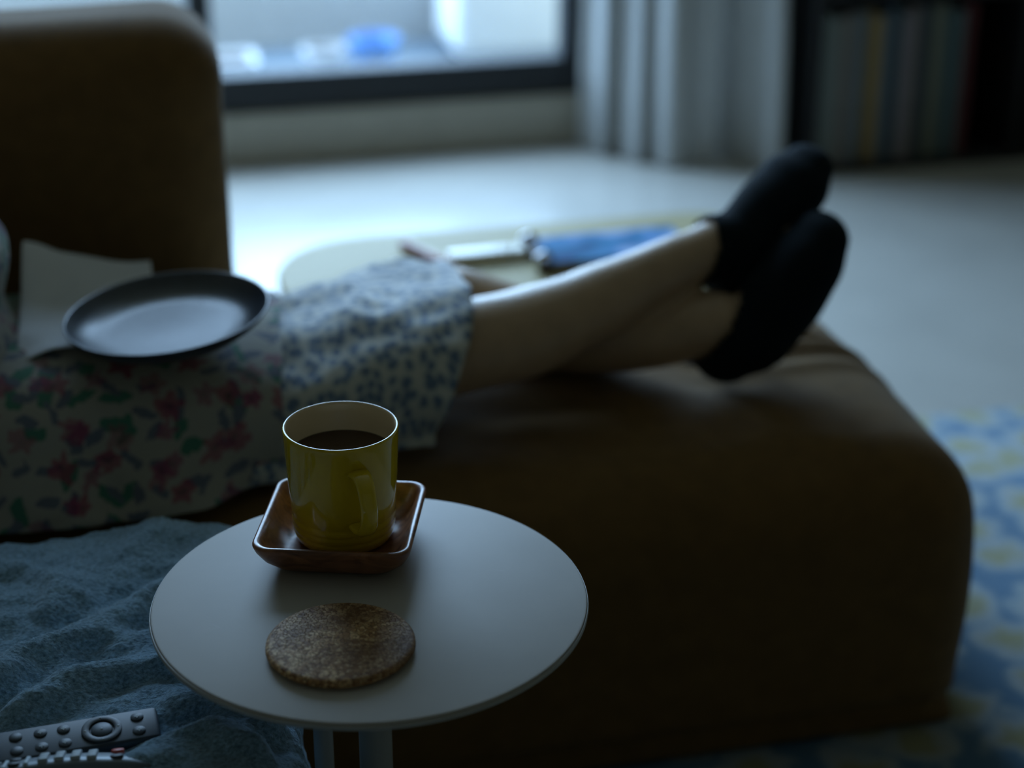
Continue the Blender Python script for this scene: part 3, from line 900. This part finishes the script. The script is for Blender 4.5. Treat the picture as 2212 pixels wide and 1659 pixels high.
def throw_z(x, y):
    h = .006 * nz(x * 12, y * 12, 1) + .0055 * nz(x * 26 + y * 12, y * 44 - x * 16, 2) + .0016 * nz(x * 70 + y * 20, y * 90, 3) + .0009 * nz(x * 230, y * 300, 4) + .0010 * nz(x * 420, y * 520, 6)
    p = Vector((x, y, 0)).to_2d()
    for pl_, hh, w in FOLDS:
        best = 9
        for a, b in zip(pl_, pl_[1:]):
            d, t = seg_d(p, a, b); best = min(best, d.length)
        if best < w * 4:
            h += .92 * hh * (math.exp(-(best / (1.55 * w)) ** 2) - .35 * math.exp(-((best - w * 1.9) / w) ** 2))
    return h
rows = []
def dense(a, b, c, d, n0, n1, n2):
    return [a + (b - a) * i / n0 for i in range(n0)] + [b + (c - b) * i / n1 for i in range(n1)] + [c + (d - c) * i / n2 for i in range(n2 + 1)]
SS = dense(-.62, -.14, .13, OX + .385, 30, 170, 40)
TT = dense(.84, 1.13, 1.60, OY + .385, 24, 290, 24)
for t in TT:
    row = []
    for s in SS:
        dx, dy = max(s - OX, 0), max(t - OY, 0)
        L_ = math.hypot(dx, dy)
        ix, iy = min(s, OX), min(t, OY)
        h = throw_z(s, t)
        if L_ > 0:
            ux, uy = dx / L_, dy / L_
            if L_ < OR * math.pi / 2:
                a = L_ / OR; out, drop, n_o, n_z = OR * math.sin(a), OR * (1 - math.cos(a)), math.sin(a), math.cos(a)
            else:
                out, drop, n_o, n_z = OR + .06 * (L_ - OR * math.pi / 2) + .006 * math.sin((s + t) * 50) * sstep(.1, .3, L_), OR + (L_ - OR * math.pi / 2), 1, 0
            row.append(Vector((ix + ux * (out + h * n_o), iy + uy * (out + h * n_o), max(OZ - drop + h * n_z, .012))))
        else:
            row.append(Vector((s, t, OZ + h)))
    rows.append(row)
tag(obj('fleece_throw', sheet(rows), M['fleece'], loc=(-.25, 1.2, OZ)), 'rumpled blue-grey fleece throw spread in front of the sofa, under the remotes', 'blanket')

# ------------------------------------------------------------------ two remote controls on the throw
def frame_mtx(origin, along, up):
    x = Vector(along).normalized(); z = Vector(up); z = (z - x * z.dot(x)).normalized(); y = z.cross(x)
    m_ = Matrix((x, y, z)).transposed().to_4x4(); m_.translation = Vector(origin)
    return m_
# charcoal one: u along (0 at the free end), w across, n up
rm = thing('remote_control', 'slim charcoal remote with round buttons and a large ring pad, on the throw', 'remote', (-.075, 1.2, .445))
FM = frame_mtx((.003, 1.2000, .4400), (-1, -.055, -.01), (0, -.10, 1))
def rbx(lo, hi, bev, F=FM, seg=3): return nbox(lo, hi, bev, seg, F)
obj('casing', rbx((0, -.0185, -.014), (.162, .0185, 0), .0035), M['remote'], rm, sharp=40)
def disc(F, u, w, r, h0, h1, ry=1.0, seg=28):
    b = lathe(bmesh.new(), [(0, h0), (r, h0), (r, h1 - .0005), (r - .0006, h1), (0, h1)], (u, w, 0), seg, ry)
    bmesh.ops.transform(b, matrix=F, verts=b.verts[:]); return b
def ringb(F, u, w, r0, r1, h, seg=40):
    b = lathe(bmesh.new(), [(r0, -.0002), (r0, h), (r0 + .0008, h + .0005), (r1 - .0008, h + .0005), (r1, h), (r1, -.0002)], (u, w, 0), seg)
    bmesh.ops.transform(b, matrix=F, verts=b.verts[:]); return b
rp = obj('ring_pad', ringb(FM, .0425, 0, .0094, .0150, .0012), M['button'], rm, sharp=40)
for a in range(4):
    obj('mark', disc(FM, .0425 + .0123 * math.cos(a * math.pi / 2), .0123 * math.sin(a * math.pi / 2), .0011, .001, .0021, seg=10), M['mark'], rp)
ok = obj('centre_button', disc(FM, .0425, 0, .0080, -.0002, .0012), M['remote'], rm, sharp=40)
obj('mark', disc(FM, .0425, 0, .0013, .001, .0016, seg=10), M['mark'], ok)
for u in (.0155, .0700, .0870, .1050, .123, .141):
    for w in (-.0078, .0078):
        bt = obj('button', disc(FM, u, w, .0049, -.0002, .0010), M['button'], rm, sharp=40)
        if u < .1:
            t_ = bmesh.new(); box(t_, (u - .0016, w - .0006, .0008), (u + .0016, w + .0006, .0014), mtx=FM)
            box(t_, (u - .0005, w - .0018, .0008), (u + .0005, w + .0018, .0014), mtx=FM)
            obj('mark', t_, M['mark'], bt, flat=True)
# silver curved one
r2 = thing('remote_control', 'silver curved remote with grey keys and a red button, in front of the charcoal one', 'remote', (-.06, 1.165, .445))
FM2 = frame_mtx((-.0035, 1.1490, .4385), (-1, .045, -.02), (0, .48, 1))
rows = []
for k in range(33):
    t = k / 32
    u = .150 * t
    w = .0155 * min(1, (t / .17) ** .55 if t > 0 else 0) * (1 - .12 * sstep(.5, 1, t)) + .0006
    hgt = .0075 * min(1, (t / .15) ** .6 if t > 0 else 0) * (1 - .25 * sstep(.8, 1, t)) + .0006
    arch = .010 * math.sin(math.pi * min(t * .9 + .05, 1))
    ring = []
    for a in range(20):
        c_, s_ = math.cos(a * math.pi / 10), math.sin(a * math.pi / 10)
        rr = (abs(c_) ** 3.2 + abs(s_) ** 3.2) ** (-1 / 3.2)
        ring.append(FM2 @ Vector((u, w * c_ * rr, arch - .004 + hgt * s_ * rr * .9)))
    rows.append(ring)
obj('casing', rings(bmesh.new(), rows), M['silver'], r2)
def arch_h(u):
    t = u / .15
    return .010 * math.sin(math.pi * min(t * .9 + .05, 1)) - .004 + .0068 * min(1, (t / .15) ** .6)
for u in (.0430, .0545, .0660, .0775):
    for w in (-.0090, 0, .0090):
        h = arch_h(u)
        obj('key', nbox((u - .0036, w - .0036, h - .003), (u + .0036, w + .0036, h + .0022), .0012, 2, FM2), M['key'], r2)
for u in (.098, .112, .126):
    for w in (-.008, .008):
        h = arch_h(u)
        obj('round_key', disc(FM2, u, w, .0045, h - .003, h + .0018, seg=16), M['button'], r2)
for u in (.0895, .1050):
    h = arch_h(u)
    obj('band', nbox((u - .0016, -.0140, h - .003), (u + .0016, .0140, h + .0012), .0006, 1, FM2), M['mark'], r2)
h = arch_h(.026)
obj('power_key', disc(FM2, .0255, -.0085, .0048, h - .003, h + .0028, seg=18), M['redkey'], r2)
obj('dark_key', disc(FM2, .0255, .0075, .0048, h - .003, h + .0016, seg=18), M['button'], r2)

# ------------------------------------------------------------------ low table behind the sofa
def rrect(x0, x1, y0, y1, r, z, n=10):
    pts = []
    for q, (cx, cy) in enumerate(((x1 - r, y1 - r), (x0 + r, y1 - r), (x0 + r, y0 + r), (x1 - r, y0 + r))):
        for k in range(n + 1):
            a = q * math.pi / 2 + k / n * math.pi / 2
            pts.append(Vector((cx + r * math.cos(a), cy + r * math.sin(a), z)))
    return pts
LT = (.232, 1.00, 2.30, 2.612)
lt = thing('low_table', 'long low pale yellow wooden table with rounded corners behind the legs', 'table', (.61, 2.49, 0))
obj('tabletop', rings(bmesh.new(), [rrect(*LT, .14, .277), rrect(LT[0] - .003, LT[1] + .003, LT[2] - .003, LT[3] + .003, .143, .281), rrect(LT[0] - .003, LT[1] + .003, LT[2] - .003, LT[3] + .003, .143, .296), rrect(*LT, .14, .300)]), M['palewood'], lt, sharp=40)
for x in (.33, .895):
    for y in (2.43, 2.53):
        obj('leg', lathe(bmesh.new(), [(.011, 0), (.017, .277)], (x, y, 0), 20), M['palewood'], lt, sharp=50)
al = thing('ring_album', 'blue covered ring album with dark spine lying on the low table', 'album', (.715, 2.455, .300))
AM = Matrix.Translation((.715, 2.455, .300)) @ Matrix.Rotation(R(2), 4, 'Z')
obj('pages', nbox((-.103, -.050, .003), (.108, .050, .014), .001, 1, AM), M['page'], al, flat=True)
obj('cover', nbox((-.105, -.054, .014), (.112, .054, .0175), .0012, 2, AM), M['cover'], al, flat=True)
obj('back_cover', nbox((-.105, -.054, 0), (.112, .054, .003), .001, 1, AM), M['spine'], al, flat=True)
obj('spine', nbox((-.118, -.054, 0), (-.105, .054, .0175), .002, 2, AM), M['spine'], al, flat=True)
for y in (-.036, .046):
    b = bmesh.new()
    rows = []
    for k in range(25):
        a = k / 24 * 2 * math.pi
        c_ = Vector((-.112 + .011 * math.cos(a), y, .014 + .011 * math.sin(a)))
        o_ = Vector((math.cos(a), 0, math.sin(a)))
        rows.append([AM @ (c_ + o_ * .0045 * math.cos(q * math.pi / 5) + Vector((0, .0045 * math.sin(q * math.pi / 5), 0))) for q in range(10)])
    obj('binding_ring', rings(b, rows, True, False, False), M['chrome'], al)
cb = thing('pencil_case', 'slim cream case lying on the low table between pen and album', 'case', (.535, 2.475, .300))
CM = Matrix.Translation((.535, 2.475, .300)) @ Matrix.Rotation(R(3), 4, 'Z')
obj('shell', nbox((-.058, -.017, 0), (.040, .017, .016), .005, 3, CM), M['cream'], cb)
obj('cap', nbox((.0405, -.0172, 0), (.058, .0172, .0162), .005, 3, CM), M['cream'], cb)
pn = thing('marker_pen', 'reddish marker pen lying at the left on the low table', 'pen', (.448, 2.49, .308))
a0, a1 = Vector((.424, 2.545, .308)), Vector((.470, 2.445, .308))
d_ = (a1 - a0).normalized()
b = bmesh.new(); loft(b, [a0, a0.lerp(a1, .62)], [.0078, .0078], side=(0, 0, 1), seg=16); obj('barrel', b, M['redpen'], pn)
b = bmesh.new(); loft(b, [a0.lerp(a1, .60), a1], [.0088, .0082], side=(0, 0, 1), seg=16); obj('cap', b, M['redpen'], pn)

# ------------------------------------------------------------------ curtain
CP = [(1.065, 3.905), (1.085, 3.895), (1.105, 3.842), (1.128, 3.868), (1.150, 3.800), (1.168, 3.772), (1.184, 3.800), (1.196, 3.765), (1.212, 3.722), (1.235, 3.722), (1.275, 3.745), (1.320, 3.735), (1.355, 3.775), (1.378, 3.720), (1.400, 3.645), (1.430, 3.628), (1.452, 3.690), (1.470, 3.790)]
rows = []
for k in range(41):
    z = .006 + 2.44 * k / 40
    row = []
    f = sstep(.0, 1.3, z)
    for j in range(221):
        p = interp([(x, y, 0) for x, y in CP], j / 220)
        cx, cy = 1.25, 3.80
        fl = 1.05 - .12 * f
        x = cx + (p.x - cx) * fl + .008 * nz(j / 22, z * 1.5)
        y = cy + (p.y - cy) * (1.0 - .15 * f) + .008 * nz(j / 22, z * 1.5, 5) + .03 * f
        row.append(Vector((x, min(y, 3.935), z)))
    rows.append(row)
tag(obj('curtain', sheet(rows), M['curtain'], loc=(1.25, 3.8, 0)), 'pale grey gathered curtain hanging to the floor beside the window', 'curtain')
# curtain rail that carries it
cr = thing('curtain_rail', 'dark curtain rail fixed above the window', 'rail', (.4, 3.86, 2.457))
b = bmesh.new(); loft(b, [(-.8, 3.86, 2.462), (1.6, 3.86, 2.462)], [.012, .012], side=(0, 1, 0)); obj('rod', b, M['frame'], cr)
for x in (-.7, 1.55):
    obj('bracket', nbox((x - .01, 3.86, 2.452), (x + .01, 3.95, 2.472), .002), M['frame'], cr)

# ------------------------------------------------------------------ shelf of books and records
SX0, SX1, SY0, SY1 = 1.485, 2.36, 3.605, 3.935
sh = thing('bookshelf', 'low black bookshelf along the wall, filled with upright books', 'shelf', (1.92, 3.77, 0))
def board(n, lo, hi): return obj(n, nbox(lo, hi, .002, 1), M['shelf'], sh, flat=True)
board('side_panel', (SX0, SY0, 0), (SX0 + .022, SY1, .78)); board('side_panel', (SX1 - .022, SY0, 0), (SX1, SY1, .78))
board('divider', (1.972, SY0 + .004, .022), (1.990, SY1 - .012, .372))
board('bottom_board', (SX0 + .022, SY0, 0), (SX1 - .022, SY1, .022))
board('middle_board', (SX0 + .022, SY0, .372), (SX1 - .022, SY1, .394))
board('top_board', (SX0 + .022, SY0, .758), (SX1 - .022, SY1, .78))
board('back_panel', (SX0 + .022, SY1 - .010, .022), (SX1 - .022, SY1, .758))
BK = [  # colour, thickness, colour words
    ((.17, .20, .18), .017, 'grey-green'), ((.20, .22, .20), .014, 'pale grey-green'), ((.16, .15, .13), .012, 'taupe'), ((.19, .16, .14), .013, 'grey-brown'),
    ((.12, .15, .15), .011, 'slate'), ((.15, .18, .21), .016, 'blue-grey'), ((.24, .17, .07), .012, 'dull ochre'), ((.30, .20, .06), .014, 'ochre'), ((.17, .18, .19), .012, 'ash grey'),
    ((.03, .07, .11), .013, 'navy'), ((.05, .08, .07), .012, 'bottle green'), ((.19, .17, .19), .017, 'mauve-grey'), ((.21, .17, .16), .014, 'dusty pink-grey'), ((.06, .07, .06), .012, 'blackish green'),
    ((.03, .05, .07), .015, 'blue-black'), ((.20, .20, .13), .016, 'olive'), ((.16, .17, .13), .013, 'dark olive'), ((.06, .11, .12), .018, 'teal'), ((.09, .12, .12), .015, 'dark teal-grey'), ((.10, .012, .014), .022, 'dark red')]
ORD = ['first', 'second', 'third', 'fourth', 'fifth', 'sixth', 'seventh', 'eighth', 'ninth', 'tenth', 'eleventh', 'twelfth', 'thirteenth', 'fourteenth', 'fifteenth', 'sixteenth', 'seventeenth', 'eighteenth', 'nineteenth', 'twentieth']
bx = SX0 + .026
for k, (c, w, word) in enumerate(BK):
    w *= 1.13
    hh = .318 + .022 * random.random(); dp = .24 + .02 * random.random()
    y0 = 3.612 + .012 * random.random()
    m_ = mat('book cloth ' + word, c, rough=0.55, var=0.15, scale=60)
    z0 = .0222
    bk = bmesh.new()
    box(bk, (bx, y0, z0), (bx + w, y0 + .003, z0 + hh)); box(bk, (bx, y0 + .003, z0), (bx + .0015, y0 + dp, z0 + hh)); box(bk, (bx + w - .0015, y0 + .003, z0), (bx + w, y0 + dp, z0 + hh))
    bo = tag(obj('book', bk, m_, loc=(bx + w / 2, y0, z0), flat=True), 'tall %s spined book, %s from the left on the low black shelf' % (word, ORD[k]), 'book', 'books on the bottom shelf')
    obj('pages', nbox((bx + .0016, y0 + .0031, z0 + .003), (bx + w - .0016, y0 + dp - .004, z0 + hh - .003)), M['page'], bo, flat=True)
    bx += w + .0012

# ------------------------------------------------------------------ rug
rb = nbox((.33, .40, .0005), (2.30, 2.405, .009), .003, 1)
tag(obj('rug', rb, M['rug'], loc=(1.4, 1.4, 0)), 'blue rug with yellow and white blots on the floor beyond the sofa end', 'rug')

# ------------------------------------------------------------------ things on the balcony
bxo = thing('outdoor_unit', 'large white metal unit standing on the balcony outside', 'unit', (1.22, 4.80, 0))
obj('cabinet', nbox((.925, 4.66, .025), (1.62, 4.95, .58), .03, 4), M['whitebox'], bxo, sharp=40)
for x in (1.02, 1.54):
    obj('foot', nbox((x - .03, 4.69, 0), (x + .03, 4.92, .026), .004), M['darkmetal'], bxo, flat=True)
pt = thing('planter', 'long white plastic planter box on the balcony floor outside', 'planter', (.24, 4.70, 0))
rows = [rrect(.085, .395, 4.635, 4.745, .02, 0), rrect(.075, .405, 4.625, 4.755, .024, .047), rrect(.068, .412, 4.618, 4.762, .028, .050), rrect(.068, .412, 4.618, 4.762, .028, .058), rrect(.080, .400, 4.630, 4.750, .022, .058), rrect(.086, .394, 4.636, 4.744, .02, .042)]
obj('trough', rings(bmesh.new(), rows), M['planter'], pt, sharp=50)
obj('soil', rings(bmesh.new(), [rrect(.082, .398, 4.632, 4.748, .02, .040), rrect(.084, .396, 4.634, 4.746, .02, .047)]), M['soil'], pt)
wp = thing('flower_pot', 'pale round flower pot on the balcony floor outside', 'pot', (.580, 4.70, 0))
obj('bowl', lathe(bmesh.new(), [(0, 0), (.040, 0), (.052, .052), (.058, .054), (.058, .066), (.052, .067), (.049, .056), (.046, .050), (0, .050)], (.585, 4.70, 0), 40), M['planter'], wp, sharp=50)
obj('soil', lathe(bmesh.new(), [(0, .048), (.047, .049), (.047, .057), (0, .059)], (.585, 4.70, 0), 32), M['soil'], wp)
bu = thing('bucket', 'blue plastic bucket standing on the balcony floor outside', 'bucket', (.71, 4.69, 0))
obj('pail', lathe(bmesh.new(), [(0, 0), (.048, 0), (.062, .078), (.067, .080), (.067, .088), (.062, .088), (.058, .078), (.046, .006), (0, .006)], (.715, 4.69, 0), 40), M['blueplastic'], bu, sharp=50)
b = bmesh.new()
loft(b, [(.650, 4.69, .082), (.660, 4.675, .060), (.715, 4.618, .034), (.770, 4.675, .060), (.780, 4.69, .082)], [.0025] * 5, side=(0, 0, 1), seg=10)
obj('handle', b, M['darkmetal'], bu)
